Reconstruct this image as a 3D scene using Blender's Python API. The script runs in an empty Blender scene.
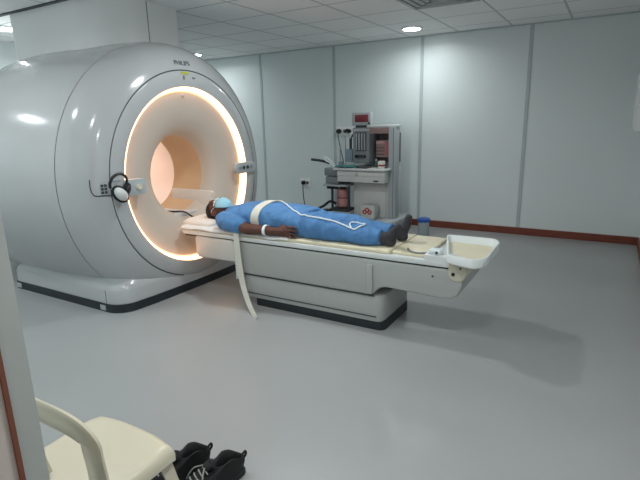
import bpy, bmesh, math, random
from mathutils import Vector, Matrix, noise
from mathutils.bvhtree import BVHTree

random.seed(7)
PI = math.pi
SC = bpy.context.scene
COL = SC.collection

# ------------------------------------------------------------------ materials
def lin(c):
    return tuple(((v / 12.92) if v <= 0.04045 else ((v + 0.055) / 1.055) ** 2.4) for v in c)

def hexc(h):
    return lin(tuple(int(h[i:i + 2], 16) / 255 for i in (0, 2, 4)))

def mat(name, h, rough=0.5, metal=0.0, noise_amt=0.0, noise_scale=20.0, bump=0.0, bump_scale=60.0,
        emis=None, estr=0.0, coat=0.0, trans=0.0, spec=None):
    m = bpy.data.materials.new(name)
    m.use_nodes = True
    nt = m.node_tree
    b = nt.nodes['Principled BSDF']
    c = hexc(h)
    b.inputs['Base Color'].default_value = (*c, 1)
    b.inputs['Roughness'].default_value = rough
    b.inputs['Metallic'].default_value = metal
    if coat: b.inputs['Coat Weight'].default_value = coat
    if trans: b.inputs['Transmission Weight'].default_value = trans
    if spec is not None: b.inputs['Specular IOR Level'].default_value = spec
    if emis:
        b.inputs['Emission Color'].default_value = (*hexc(emis), 1)
        b.inputs['Emission Strength'].default_value = estr
    if noise_amt or bump:
        tc = nt.nodes.new('ShaderNodeTexCoord')
    if noise_amt:
        n = nt.nodes.new('ShaderNodeTexNoise'); n.inputs['Scale'].default_value = noise_scale
        n.inputs['Detail'].default_value = 4
        nt.links.new(tc.outputs['Object'], n.inputs['Vector'])
        r = nt.nodes.new('ShaderNodeValToRGB')
        r.color_ramp.elements[0].position = 0.3; r.color_ramp.elements[1].position = 0.7
        r.color_ramp.elements[0].color = (*[v * (1 - noise_amt) for v in c], 1)
        r.color_ramp.elements[1].color = (*[min(1, v * (1 + noise_amt)) for v in c], 1)
        nt.links.new(n.outputs['Fac'], r.inputs['Fac'])
        nt.links.new(r.outputs['Color'], b.inputs['Base Color'])
    if bump:
        n2 = nt.nodes.new('ShaderNodeTexNoise'); n2.inputs['Scale'].default_value = bump_scale
        nt.links.new(tc.outputs['Object'], n2.inputs['Vector'])
        bp = nt.nodes.new('ShaderNodeBump'); bp.inputs['Strength'].default_value = bump
        bp.inputs['Distance'].default_value = 0.01
        nt.links.new(n2.outputs['Fac'], bp.inputs['Height'])
        nt.links.new(bp.outputs['Normal'], b.inputs['Normal'])
    return m

M = {}
M['gantry'] = mat('gantry_plastic', 'babcbd', 0.16, noise_amt=0.015, noise_scale=2, coat=0.25)
M['cover'] = mat('cover_paint', 'ececeb', 0.4)
M['gantry_dark'] = mat('gantry_seam', '3a3f42', 0.5)
M['bore'] = mat('bore_plastic', 'c4beb4', 0.5)
M['tube'] = mat('bore_tube_warm_tint', 'cdb08c', 0.5)  # tan carries the warm light falling into the bore
M['bore_liner'] = mat('bore_liner_plastic', 'efe6e2', 0.35)
M['ring'] = mat('ring_light', 'ffe2c0', 0.4, emis='ffb987', estr=4.6)
M['diffuser'] = mat('ring_glow_strip', 'e8dccb', 0.4, emis='ffc890', estr=0.9)  # weak emission imitates the ring's soft glow on the flare; not a lamp
M['borelight'] = mat('bore_lamp', 'fff0e6', 0.4, emis='ffe2cc', estr=9.0)
M['kick'] = mat('kick_rubber', '20282c', 0.45)
M['white'] = mat('white_plastic', 'd6dad9', 0.35, noise_amt=0.02)
M['tray'] = mat('tray_plastic', 'e6ebea', 0.3)
M['tablegrey'] = mat('table_plastic', 'aaadaa', 0.3, noise_amt=0.015)
M['cream'] = mat('cream_vinyl', 'e2d9bd', 0.45, noise_amt=0.04, noise_scale=8)
M['beige'] = mat('beige_cap', 'c9c3b2', 0.5)
M['metal'] = mat('grey_metal', 'a9afb3', 0.35, metal=0.6)
M['silver'] = mat('panel_grey', 'b4babd', 0.35)
M['dark'] = mat('dark_grey', '3c4145', 0.5)
M['black'] = mat('black_plastic', '101214', 0.45)
M['sheet'] = mat('white_sheet', 'e9e9e8', 0.8, bump=0.3, bump_scale=18)
M['pillow'] = mat('pillow_cotton', 'efe8e0', 0.85, bump=0.3, bump_scale=14)
M['scrub'] = mat('blue_gown', '5183b6', 0.8, noise_amt=0.12, noise_scale=9, bump=0.6, bump_scale=28)
M['scrub2'] = mat('blue_trousers', '4e7fb2', 0.8, noise_amt=0.12, noise_scale=9, bump=0.6, bump_scale=24)
M['skin'] = mat('dark_skin', '5a3529', 0.5, noise_amt=0.08, noise_scale=25)
M['hair'] = mat('black_hair', '17110f', 0.8, bump=0.6, bump_scale=220)
M['mask'] = mat('mask_blue', '9fd3e6', 0.8)
M['maskw'] = mat('mask_white', 'e4eef0', 0.8)
M['sock'] = mat('dark_sock', '3a3a3f', 0.9, noise_amt=0.15, noise_scale=30)
M['belt'] = mat('belt_webbing', 'd9d8cc', 0.8, bump=0.25, bump_scale=150)
M['cord'] = mat('white_cord', 'dfe8ec', 0.5)
M['teal'] = mat('teal_cloth', '3f7d7c', 0.8)
M['pink'] = mat('pink_granules', 'c58f8b', 0.6, noise_amt=0.12, noise_scale=60)
M['pinkpanel'] = mat('pink_panel', 'a58a88', 0.45)
M['screen'] = mat('monitor_screen', '6e2f38', 0.25, emis='7a2e3a', estr=0.12)
M['glassblue'] = mat('tinted_glass', '8fa3ad', 0.15)
M['red'] = mat('red_label', 'a83c2e', 0.5)
M['bluecap'] = mat('blue_lid', '2a5fb4', 0.4)
M['clear'] = mat('clear_plastic', 'c9dbe0', 0.2, trans=0.5)
M['socket'] = mat('socket_plate', 'f4f5f2', 0.4)
M['chair'] = mat('chair_plastic', 'd3cab4', 0.3, noise_amt=0.02, noise_scale=6)
M['shoe'] = mat('shoe_black', '131416', 0.7, noise_amt=0.2, noise_scale=60)
M['sole'] = mat('shoe_sole', '1d1f21', 0.6)
M['lace'] = mat('shoe_lace', '9a9a94', 0.8)
M['shoegrey'] = mat('shoe_lining', '77777a', 0.8)
M['lamp'] = mat('downlight_diffuser', 'ffffff', 0.5, emis='f4fbff', estr=18.0)
M['trimw'] = mat('white_trim', 'd4d8d8', 0.4)
M['yellow'] = mat('yellow_label', 'b9c148', 0.5)
M['logo'] = mat('logo_grey', '747a7d', 0.5)
M['cable'] = mat('black_cable', '15181a', 0.5)
M['jamb'] = mat('jamb_paint', 'b3b6b3', 0.45, noise_amt=0.02, noise_scale=3)
M['jambstrip'] = mat('jamb_seal', '7d4a38', 0.6)
M['jambpink'] = mat('jamb_corridor_glow', 'd0c3bd', 0.5)  # pink is the warm corridor light, put into the colour

def mat_wall():
    m = mat('wall_panel', 'e3ecec', 0.38, noise_amt=0.012, noise_scale=1.2)
    return m
M['wall'] = mat_wall()

def mat_floor():
    m = bpy.data.materials.new('vinyl_floor'); m.use_nodes = True
    nt = m.node_tree; b = nt.nodes['Principled BSDF']
    tc = nt.nodes.new('ShaderNodeTexCoord')
    n1 = nt.nodes.new('ShaderNodeTexNoise'); n1.inputs['Scale'].default_value = 0.9; n1.inputs['Detail'].default_value = 3
    n2 = nt.nodes.new('ShaderNodeTexNoise'); n2.inputs['Scale'].default_value = 160; n2.inputs['Detail'].default_value = 2
    for n in (n1, n2): nt.links.new(tc.outputs['Object'], n.inputs['Vector'])
    mx = nt.nodes.new('ShaderNodeMath'); mx.operation = 'MULTIPLY_ADD'
    nt.links.new(n2.outputs['Fac'], mx.inputs[0]); mx.inputs[1].default_value = 0.35
    nt.links.new(n1.outputs['Fac'], mx.inputs[2])
    r = nt.nodes.new('ShaderNodeValToRGB')
    r.color_ramp.elements[0].position = 0.4; r.color_ramp.elements[1].position = 0.95
    r.color_ramp.elements[0].color = (*hexc('9b9d9d'), 1); r.color_ramp.elements[1].color = (*hexc('a6a8a8'), 1)
    nt.links.new(mx.outputs[0], r.inputs['Fac']); nt.links.new(r.outputs['Color'], b.inputs['Base Color'])
    b.inputs['Roughness'].default_value = 0.33
    b.inputs['Specular IOR Level'].default_value = 0.45
    return m
M['floor'] = mat_floor()

def mat_ceiling():
    m = bpy.data.materials.new('ceiling_tiles'); m.use_nodes = True
    nt = m.node_tree; b = nt.nodes['Principled BSDF']; b.inputs['Roughness'].default_value = 0.7
    tc = nt.nodes.new('ShaderNodeTexCoord'); sp = nt.nodes.new('ShaderNodeSeparateXYZ')
    nt.links.new(tc.outputs['Object'], sp.inputs[0])
    outs = []
    for ax, off in (('X', 0.5), ('Y', -5.2)):
        a = nt.nodes.new('ShaderNodeMath'); a.operation = 'ADD'; a.inputs[1].default_value = off + 60.0
        nt.links.new(sp.outputs[ax], a.inputs[0])
        d = nt.nodes.new('ShaderNodeMath'); d.operation = 'MODULO'; d.inputs[1].default_value = 0.6
        nt.links.new(a.outputs[0], d.inputs[0])
        s = nt.nodes.new('ShaderNodeMath'); s.operation = 'LESS_THAN'; s.inputs[1].default_value = 0.022
        nt.links.new(d.outputs[0], s.inputs[0]); outs.append(s)
    mx = nt.nodes.new('ShaderNodeMath'); mx.operation = 'MAXIMUM'
    nt.links.new(outs[0].outputs[0], mx.inputs[0]); nt.links.new(outs[1].outputs[0], mx.inputs[1])
    mix = nt.nodes.new('ShaderNodeMix'); mix.data_type = 'RGBA'
    nt.links.new(mx.outputs[0], mix.inputs[0])
    mix.inputs[6].default_value = (*hexc('f7f8f7'), 1); mix.inputs[7].default_value = (*hexc('c4c8c8'), 1)
    nt.links.new(mix.outputs[2], b.inputs['Base Color'])
    return m
M['ceiling'] = mat_ceiling()

def mat_wood():
    m = bpy.data.materials.new('skirting_wood'); m.use_nodes = True
    nt = m.node_tree; b = nt.nodes['Principled BSDF']; b.inputs['Roughness'].default_value = 0.45
    tc = nt.nodes.new('ShaderNodeTexCoord'); mp = nt.nodes.new('ShaderNodeMapping')
    mp.inputs['Scale'].default_value = (1.5, 30, 30)
    nt.links.new(tc.outputs['Object'], mp.inputs[0])
    n = nt.nodes.new('ShaderNodeTexNoise'); n.inputs['Scale'].default_value = 3; n.inputs['Detail'].default_value = 5
    nt.links.new(mp.outputs[0], n.inputs['Vector'])
    r = nt.nodes.new('ShaderNodeValToRGB')
    r.color_ramp.elements[0].position = 0.3; r.color_ramp.elements[1].position = 0.75
    r.color_ramp.elements[0].color = (*hexc('6b3325'), 1); r.color_ramp.elements[1].color = (*hexc('8a4a36'), 1)
    nt.links.new(n.outputs['Fac'], r.inputs['Fac']); nt.links.new(r.outputs['Color'], b.inputs['Base Color'])
    return m
M['wood'] = mat_wood()

# ------------------------------------------------------------------ mesh helpers
def link(name, bm, m, parent=None, smooth=True, auto=40):
    bmesh.ops.recalc_face_normals(bm, faces=bm.faces[:])
    if parent is not None and (parent.name.startswith('person') or (parent.parent and parent.parent.name.startswith('person'))):
        for v in bm.verts:
            v.co.x += 0.075 * min(1.0, max(0.0, (-1.45 - v.co.x) / 0.5))
    me = bpy.data.meshes.new(name)
    bm.to_mesh(me); bm.free()
    me.materials.append(m)
    if smooth:
        for p in me.polygons: p.use_smooth = True
        try: me.set_sharp_from_angle(angle=math.radians(auto))
        except Exception: pass
    o = bpy.data.objects.new(name, me)
    COL.objects.link(o)
    if parent is not None:
        o.parent = parent
        o.matrix_parent_inverse = world_of(parent).inverted()
    return o

def world_of(o):
    w = Matrix.Translation(o.location)
    if o.parent: w = world_of(o.parent) @ o.matrix_parent_inverse @ w
    return w

def tag(o, label=None, cat=None, group=None, kind=None):
    if label: o['label'] = label
    if cat: o['category'] = cat
    if group: o['group'] = group
    if kind: o['kind'] = kind
    return o

def thing(name, label, cat, loc, group=None):
    o = bpy.data.objects.new(name, None); COL.objects.link(o)
    o.location = loc; o.empty_display_size = 0.1
    return tag(o, label, cat, group)

def join(bm, other):
    me = bpy.data.meshes.new('tmp'); other.to_mesh(me); other.free()
    bm.from_mesh(me); bpy.data.meshes.remove(me)

def box(bm, x0, x1, y0, y1, z0, z1, bev=0.0, seg=2, rot=None, only=None):
    b = bmesh.new()
    bmesh.ops.create_cube(b, size=1)
    c = Vector(((x0 + x1) / 2, (y0 + y1) / 2, (z0 + z1) / 2))
    for v in b.verts:
        v.co = Vector((v.co.x * (x1 - x0), v.co.y * (y1 - y0), v.co.z * (z1 - z0)))
    if bev > 0:
        bmesh.ops.bevel(b, geom=b.edges[:], offset=bev, segments=seg, profile=0.5, affect='EDGES')
    for v in b.verts:
        if rot is not None: v.co = rot @ v.co
        v.co += c
    join(bm, b)

def prism(bm, pts, z0, z1, bev=0.0, seg=2, axis='z'):
    """extrude a 2D polygon; axis z: (x,y)->z ; axis y: (x,z)->y ; axis x: (y,z)->x"""
    b = bmesh.new()
    def P(p, h):
        if axis == 'z': return (p[0], p[1], h)
        if axis == 'y': return (p[0], h, p[1])
        return (h, p[0], p[1])
    lo = [b.verts.new(P(p, z0)) for p in pts]
    hi = [b.verts.new(P(p, z1)) for p in pts]
    n = len(pts)
    b.faces.new(lo[::-1]); b.faces.new(hi)
    for i in range(n):
        b.faces.new((lo[i], lo[(i + 1) % n], hi[(i + 1) % n], hi[i]))
    bmesh.ops.recalc_face_normals(b, faces=b.faces[:])
    if bev > 0:
        es = [e for e in b.edges if e.calc_face_angle(0) > math.radians(50)]
        bmesh.ops.bevel(b, geom=es, offset=bev, segments=seg, profile=0.5, affect='EDGES')
    join(bm, b)

def rrect(x0, x1, y0, y1, r, n=5):
    rs = r if isinstance(r, (list, tuple)) else [r] * 4
    out = []
    for (cx, cy, a0, rr) in ((x1 - rs[0], y1 - rs[0], 0, rs[0]), (x0 + rs[1], y1 - rs[1], 90, rs[1]),
                             (x0 + rs[2], y0 + rs[2], 180, rs[2]), (x1 - rs[3], y0 + rs[3], 270, rs[3])):
        for i in range(n + 1):
            a = math.radians(a0 + 90 * i / n)
            out.append((cx + rr * math.cos(a), cy + rr * math.sin(a)))
    return out

def catmull(pts, n=6, closed=False):
    P = [Vector(p) for p in pts]; out = []
    m = len(P)
    rng = range(m if closed else m - 1)
    for i in rng:
        if closed: p0, p1, p2, p3 = P[(i - 1) % m], P[i], P[(i + 1) % m], P[(i + 2) % m]
        else: p0, p1, p2, p3 = P[max(i - 1, 0)], P[i], P[i + 1], P[min(i + 2, m - 1)]
        for k in range(n):
            t = k / n
            out.append(0.5 * ((2 * p1) + (-p0 + p2) * t + (2 * p0 - 5 * p1 + 4 * p2 - p3) * t * t + (-p0 + 3 * p1 - 3 * p2 + p3) * t ** 3))
    if not closed: out.append(P[-1])
    return out

def frames(path, closed=False, up=None):
    n = len(path); fr = []
    prev = None
    for i in range(n):
        if closed: t = path[(i + 1) % n] - path[(i - 1) % n]
        else: t = path[min(i + 1, n - 1)] - path[max(i - 1, 0)]
        t = t.normalized() if t.length > 1e-9 else Vector((0, 0, 1))
        if up is not None:
            s = t.cross(up)
            if s.length < 1e-4: s = prev if prev else Vector((1, 0, 0))
            s.normalize()
        else:
            if prev is None:
                a = Vector((0, 0, 1)) if abs(t.z) < 0.9 else Vector((1, 0, 0))
                s = t.cross(a).normalized()
            else:
                s = prev - t * prev.dot(t)
                s = s.normalized() if s.length > 1e-6 else prev
        prev = s
        fr.append((path[i], t, s, s.cross(t).normalized()))
    return fr

def sweep(bm, path, prof, closed=False, up=None, scale=None):
    path = [Vector(p) for p in path]
    fr = frames(path, closed, up)
    rings = []
    for i, (p, t, s, u) in enumerate(fr):
        k = scale(i / (len(fr) - 1)) if scale else 1.0
        rings.append([bm.verts.new(p + s * (a * k) + u * (b * k)) for a, b in prof])
    m = len(prof); n = len(rings)
    for i in range(n if closed else n - 1):
        A, B = rings[i], rings[(i + 1) % n]
        for j in range(m):
            bm.faces.new((A[j], A[(j + 1) % m], B[(j + 1) % m], B[j]))
    if not closed:
        bm.faces.new(rings[0][::-1]); bm.faces.new(rings[-1])

def circ(r, n=8, ry=None):
    ry = ry or r
    return [(r * math.cos(2 * PI * i / n), ry * math.sin(2 * PI * i / n)) for i in range(n)]

def tube(bm, pts, r, n=8, smooth=6, closed=False):
    path = catmull(pts, smooth, closed) if smooth else [Vector(p) for p in pts]
    sweep(bm, path, circ(r, n), closed)

def revolve(bm, prof, cy, cz, n=96, closed=False, shift=None):
    """profile of (x, r) about the axis along X through (cy, cz)"""
    rings = []
    for x, r in prof:
        oy = shift(r) if shift else 0.0
        rings.append([bm.verts.new((x, cy + oy + YS * r * math.cos(2 * PI * i / n), cz + r * math.sin(2 * PI * i / n))) for i in range(n)])
    m = len(rings)
    for k in range(m if closed else m - 1):
        A, B = rings[k], rings[(k + 1) % m]
        for i in range(n):
            bm.faces.new((A[i], A[(i + 1) % n], B[(i + 1) % n], B[i]))
    return rings

def lathe(bm, prof, loc, n=24):
    """profile (r, z) about vertical axis"""
    b = bmesh.new(); rings = []
    for r, z in prof:
        rings.append([b.verts.new((loc[0] + r * math.cos(2 * PI * i / n), loc[1] + r * math.sin(2 * PI * i / n), loc[2] + z)) for i in range(n)])
    for k in range(len(rings) - 1):
        for i in range(n):
            b.faces.new((rings[k][i], rings[k][(i + 1) % n], rings[k + 1][(i + 1) % n], rings[k + 1][i]))
    b.faces.new(rings[0][::-1]); b.faces.new(rings[-1])
    join(bm, b)

def cyl(bm, p0, p1, r, n=16, r2=None):
    p0, p1 = Vector(p0), Vector(p1)
    fr = frames([p0, p1])
    A = [bm.verts.new(p0 + fr[0][2] * a + fr[0][3] * b) for a, b in circ(r, n)]
    B = [bm.verts.new(p1 + fr[0][2] * a + fr[0][3] * b) for a, b in circ(r2 if r2 is not None else r, n)]
    for j in range(n): bm.faces.new((A[j], A[(j + 1) % n], B[(j + 1) % n], B[j]))
    bm.faces.new(A[::-1]); bm.faces.new(B)

def ell(bm, c, r, rot=None, seg=20, rings=14):
    b = bmesh.new()
    bmesh.ops.create_uvsphere(b, u_segments=seg, v_segments=rings, radius=1)
    for v in b.verts:
        p = Vector((v.co.x * r[0], v.co.y * r[1], v.co.z * r[2]))
        if rot is not None: p = rot @ p
        v.co = p + Vector(c)
    join(bm, b)

def capsule(bm, p0, r0, p1, r1, n=16):
    p0, p1 = Vector(p0), Vector(p1)
    t = (p1 - p0).normalized(); L = (p1 - p0).length
    prof = []
    for i in range(7):
        a = -PI / 2 + (PI / 2) * i / 6
        prof.append((r0 * math.sin(a), max(r0 * math.cos(a), 1e-4)))
    for i in range(7):
        a = (PI / 2) * i / 6
        prof.append((L + r1 * math.sin(a), max(r1 * math.cos(a), 1e-4)))
    a = Vector((0, 0, 1)) if abs(t.z) < 0.9 else Vector((1, 0, 0))
    s = t.cross(a).normalized(); u = s.cross(t)
    b = bmesh.new(); rings = []
    for h, r in prof:
        rings.append([b.verts.new(p0 + t * h + s * (r * math.cos(2 * PI * i / n)) + u * (r * math.sin(2 * PI * i / n))) for i in range(n)])
    for k in range(len(rings) - 1):
        for i in range(n):
            b.faces.new((rings[k][i], rings[k][(i + 1) % n], rings[k + 1][(i + 1) % n], rings[k + 1][i]))
    b.faces.new(rings[0][::-1]); b.faces.new(rings[-1])
    bmesh.ops.recalc_face_normals(b, faces=b.faces[:])
    join(bm, b)

def loft(bm, secs, n=28, power=2.0):
    """closed loft along X of sections (x, cy, cz, ry, rz)"""
    b = bmesh.new(); rings = []
    for x, cy, cz, ry, rz in secs:
        R = []
        for i in range(n):
            a = 2 * PI * i / n
            c, s = math.cos(a), math.sin(a)
            R.append(b.verts.new((x, cy + ry * math.copysign(abs(c) ** (2 / power), c), cz + rz * math.copysign(abs(s) ** (2 / power), s))))
        rings.append(R)
    for k in range(len(rings) - 1):
        for i in range(n):
            b.faces.new((rings[k][i], rings[k][(i + 1) % n], rings[k + 1][(i + 1) % n], rings[k + 1][i]))
    b.faces.new(rings[0][::-1]); b.faces.new(rings[-1])
    bmesh.ops.recalc_face_normals(b, faces=b.faces[:])
    join(bm, b)

def blob(name, bm, m, parent, voxel=0.008, it=6, wrinkle=0.0, wscale=9.0, zmin=None):
    """fuse overlapping closed shapes into one continuous skin"""
    bmesh.ops.recalc_face_normals(bm, faces=bm.faces[:])
    me = bpy.data.meshes.new(name + '_src'); bm.to_mesh(me); bm.free()
    o = bpy.data.objects.new(name + '_src', me); COL.objects.link(o)
    md = o.modifiers.new('r', 'REMESH'); md.mode = 'VOXEL'; md.voxel_size = voxel
    sm = o.modifiers.new('s', 'SMOOTH'); sm.iterations = it; sm.factor = 0.5
    dg = bpy.context.evaluated_depsgraph_get(); dg.update()
    me2 = bpy.data.meshes.new_from_object(o.evaluated_get(dg))
    bpy.data.objects.remove(o); bpy.data.meshes.remove(me)
    b = bmesh.new(); b.from_mesh(me2); bpy.data.meshes.remove(me2)
    if wrinkle:
        b.normal_update()
        for v in b.verts:
            p = Vector((v.co.x * wscale, v.co.y * wscale * 0.6, v.co.z * wscale * 0.6))
            q = Vector((p.x + 1.4 * p.y, p.y * 1.3 - 0.5 * p.x, p.z))
            h = 0.8 * noise.noise(p * 0.8) + 0.9 * (0.35 - abs(noise.noise(q * 1.3))) + 0.35 * noise.noise(p * 2.6)
            v.co += v.normal * (wrinkle * h)
    if zmin is not None:
        for v in b.verts:
            if v.co.z < zmin: v.co.z = zmin
    return link(name, b, m, parent, auto=180)

def text_mesh(name, body, size, m, parent, mw):
    cu = bpy.data.curves.new('t', 'FONT'); cu.body = body; cu.size = size
    cu.align_x = 'CENTER'; cu.align_y = 'CENTER'; cu.extrude = 0.0015
    o = bpy.data.objects.new('t', cu); COL.objects.link(o)
    dg = bpy.context.evaluated_depsgraph_get(); dg.update()
    me = bpy.data.meshes.new_from_object(o.evaluated_get(dg))
    bpy.data.objects.remove(o); bpy.data.curves.remove(cu)
    b = bmesh.new(); b.from_mesh(me); bpy.data.meshes.remove(me)
    for v in b.verts: v.co = mw @ v.co
    return link(name, b, m, parent, smooth=False)

# ------------------------------------------------------------------ room
H = 2.377
XL, XR, YB, YF = -6.22, 0.36, 6.14, 0.452

def struct(name, bm, m, smooth=False, label=None):
    o = link(name, bm, m, None, smooth)
    o['kind'] = 'structure'
    return o

b = bmesh.new(); box(b, XL - 0.1, XR + 0.1, -2.2, YB + 0.1, -0.1, 0.0); struct('floor', b, M['floor'])
b = bmesh.new(); box(b, XL - 0.1, XR + 0.1, YF, YB + 0.1, H, H + 0.1); struct('ceiling', b, M['ceiling'])
b = bmesh.new(); box(b, XL - 0.1, XR + 0.1, YB, YB + 0.1, 0, H); struct('wall_back', b, M['wall'])
b = bmesh.new(); box(b, XR, XR + 0.1, YF, YB, 0, H); struct('wall_right', b, M['wall'])
b = bmesh.new(); box(b, XL - 0.1, XL, YF, YB, 0, H); struct('wall_left', b, M['wall'])
b = bmesh.new(); box(b, XL - 0.1, -1.06, 0.27, YF, 0, H); box(b, -1.06, XR + 0.1, 0.27, YF, 2.15, H)
struct('wall_front', b, M['wall'])
# door frame of the entrance: reveal, rubber seal line, outer lining with corridor light in its colour
b = bmesh.new(); box(b, -1.06, -0.95, 0.408, 0.4535, 0, 2.15); d1 = struct('door_1', b, M['jamb'])
b = bmesh.new(); box(b, -0.958, -0.947, 0.399, 0.408, 0, 2.15); o = link('door_seal', b, M['jambstrip'], d1, False)
tag(o, 'thin brown seal strip along the jamb')
b = bmesh.new(); box(b, -1.06, -0.953, 0.265, 0.40, 0, 2.15); o = link('outer_lining', b, M['jambpink'], d1, False)
# joint battens between the wall panels
for i, x in enumerate((-5.88, -4.632, -3.382, -2.132, -0.882)):
    b = bmesh.new(); box(b, x - 0.02, x + 0.02, YB - 0.007, YB + 0.01, 0.085, H - 0.004, 0.003, 1)
    o = struct('trim_%d' % (i + 1), b, mat('joint_batten', 'bcc6c8', 0.4) if i == 0 else bpy.data.materials['joint_batten'])
b = bmesh.new(); box(b, XL, XR, YB - 0.03, YB + 0.01, H - 0.012, H + 0.01); struct('trim_6', b, bpy.data.materials['joint_batten'])
b = bmesh.new(); box(b, -6.2, -2.6, 2.565, 2.605, H - 0.01, H + 0.01); struct('trim_7', b, M['dark'])
b = bmesh.new(); box(b, XL, XR, YB - 0.018, YB + 0.01, 0, 0.085, 0.003, 1); struct('baseboard_back', b, M['wood'])
b = bmesh.new(); box(b, XR - 0.018, XR + 0.01, YF, YB - 0.018, 0, 0.085, 0.003, 1); struct('baseboard_right', b, M['wood'])

# white wall unit on the right wall
t = thing('wall_cabinet', 'white box fixed high on the right wall at the picture edge', 'cabinet', (XR, 4.7, 1.25))
b = bmesh.new(); box(b, 0.135, XR + 0.003, 4.4, 5.0, 1.25, 1.72, 0.02, 3); link('cabinet_body', b, M['trimw'], t)
b = bmesh.new(); box(b, 0.129, 0.14, 4.43, 4.97, 1.28, 1.69, 0.004, 1); link('cabinet_door', b, M['trimw'], t)

# ceiling downlights
def downlight(x, y, label, watts):
    t = thing('ceiling_downlight', label, 'ceiling light', (x, y, H), 'recessed ceiling downlights')
    b = bmesh.new()
    lathe(b, [(0.085, -0.001), (0.118, -0.001), (0.118, 0.01), (0.085, 0.01)], (x, y, H - 0.012), 32)
    link('trim_ring', b, M['trimw'], t)
    b = bmesh.new(); lathe(b, [(0.02, -0.012), (0.09, -0.012), (0.096, -0.006), (0.096, 0.012)], (x, y, H - 0.008), 32)
    link('diffuser', b, M['lamp'], t)
    ld = bpy.data.lights.new('downlight_beam', 'AREA'); ld.shape = 'DISK'; ld.size = 0.17
    ld.energy = watts; ld.color = (0.94, 0.99, 1.0); ld.spread = math.radians(165)
    lo = bpy.data.objects.new('lamp', ld); COL.objects.link(lo)
    lo.parent = t; lo.location = (0, 0, -0.026)
    return t
downlight(-2.06, 5.56, 'lit ceiling downlight above the grey anaesthesia machine, near the back wall', 6.4)
downlight(-5.36, 5.53, 'lit ceiling downlight just above the round top of the scanner', 6.4)
downlight(-5.36, 2.93, 'lit ceiling downlight at the far upper left, left of the scanner top cover', 12)
downlight(-2.06, 2.93, 'lit ceiling downlight over the patient table, above the picture', 12.5)
for x, w_, lab in ((-5.36, 8, 'added fill downlight in the near corner left of the scanner, out of the picture'),
                   (-3.70, 7.5, 'added fill downlight in front of the scanner flank, out of the picture'),
                   (-2.06, 7, 'added fill downlight over the open floor near the doorway, out of the picture'),
                   (-0.40, 14, 'added fill downlight just inside the doorway by the right wall, out of the picture')):
    downlight(x, 1.25, lab, w_)  # unseen near row, added as fill light for the room

# square ceiling air vent
t = thing('ceiling_vent', 'square louvred air vent in the ceiling tiles above the downlight', 'vent', (-1.39, 4.33, H))
b = bmesh.new()
for k in range(4):
    i = k * 0.065
    x0, x1, y0, y1 = -1.69 + i, -1.10 - i, 4.03 + i, 4.63 - i
    z = H - 0.006 - 0.002 * (k % 2)
    for (a0, a1, b0, b1) in ((x0, x1, y0, y0 + 0.03), (x0, x1, y1 - 0.03, y1), (x0, x0 + 0.03, y0, y1), (x1 - 0.03, x1, y0, y1)):
        box(b, a0, a1, b0, b1, z - 0.008, H + 0.004)
link('louvre', b, mat('vent_metal', 'aeb4b3', 0.5), t, False)
b = bmesh.new(); box(b, -1.68, -1.11, 4.04, 4.62, H - 0.003, H + 0.004); link('vent_core', b, M['silver'], t, False)

# ------------------------------------------------------------------ MRI scanner
CY, CZ = 3.0, 0.966
YS = 0.96
scan = thing('mri_scanner', 'large round white MRI scanner with a glowing ring around its bore', 'scanner', (-4.0, CY, 0))

FRONT = [(-3.022, 0.853), (-3.030, 0.88), (-3.048, 0.93), (-3.080, 0.985), (-3.12, 1.025), (-3.18, 1.058), (-3.24, 1.075), (-3.30, 1.083)]
MID = [(-3.308, 1.083), (-3.6, 1.105), (-3.9, 1.118), (-4.3, 1.12), (-4.7, 1.095), (-5.0, 1.03), (-5.25, 0.93), (-5.42, 0.80), (-5.48, 0.66), (-5.48, 0.4)]

FLARE = [(-3.300, 0.337), (-3.255, 0.343), (-3.215, 0.358), (-3.18, 0.386), (-3.15, 0.426), (-3.122, 0.480), (-3.102, 0.54), (-3.087, 0.60), (-3.075, 0.65), (-3.068, 0.696)]

BORE_DY = 0.05
def bshift(r):
    return BORE_DY * min(1.0, max(0.0, (0.69 - r) / 0.33))

def cut_floor(b, z=0.004):
    bmesh.ops.bisect_plane(b, geom=b.verts[:] + b.edges[:] + b.faces[:], plane_co=(0, 0, z), plane_no=(0, 0, -1), clear_outer=True)

def xsurf(y, z):
    r = math.hypot((y - CY) / YS, z - CZ)
    if r <= 0.838: return -3.016
    P = [(-3.016, 0.838)] + FRONT
    for (xa, ra), (xb, rb) in zip(P, P[1:]):
        if r <= rb: return xa + (xb - xa) * (r - ra) / (rb - ra)
    return -3.42

b = bmesh.new(); revolve(b, MID, CY, CZ); cut_floor(b); link('body_shell', b, M['gantry'], scan, auto=60)
b = bmesh.new(); revolve(b, FRONT, CY, CZ); cut_floor(b); link('front_shell', b, M['gantry'], scan, auto=60)
b = bmesh.new(); revolve(b, [(-3.30, 1.073), (-3.30, 1.0815), (-3.309, 1.0815), (-3.309, 1.073)], CY, CZ, closed=True); cut_floor(b)
revolve_seam = link('shell_seam', b, M['gantry_dark'], scan)
b = bmesh.new(); revolve(b, [(-3.06, 0.720), (-3.020, 0.721), (-3.016, 0.729), (-3.016, 0.838), (-3.020, 0.844), (-3.06, 0.845)], CY, CZ); link('front_ring', b, M['gantry'], scan, auto=60)
b = bmesh.new(); revolve(b, [(-3.045, 0.844), (-3.024, 0.844), (-3.024, 0.854), (-3.045, 0.854)], CY, CZ, closed=True); link('ring_seam', b, M['gantry_dark'], scan)
b = bmesh.new(); revolve(b, [(-3.068, 0.695), (-3.044, 0.700), (-3.030, 0.705), (-3.019, 0.715), (-3.019, 0.721), (-3.068, 0.723)], CY, CZ, closed=True); o = link('ring_light', b, M['ring'], scan)
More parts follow.
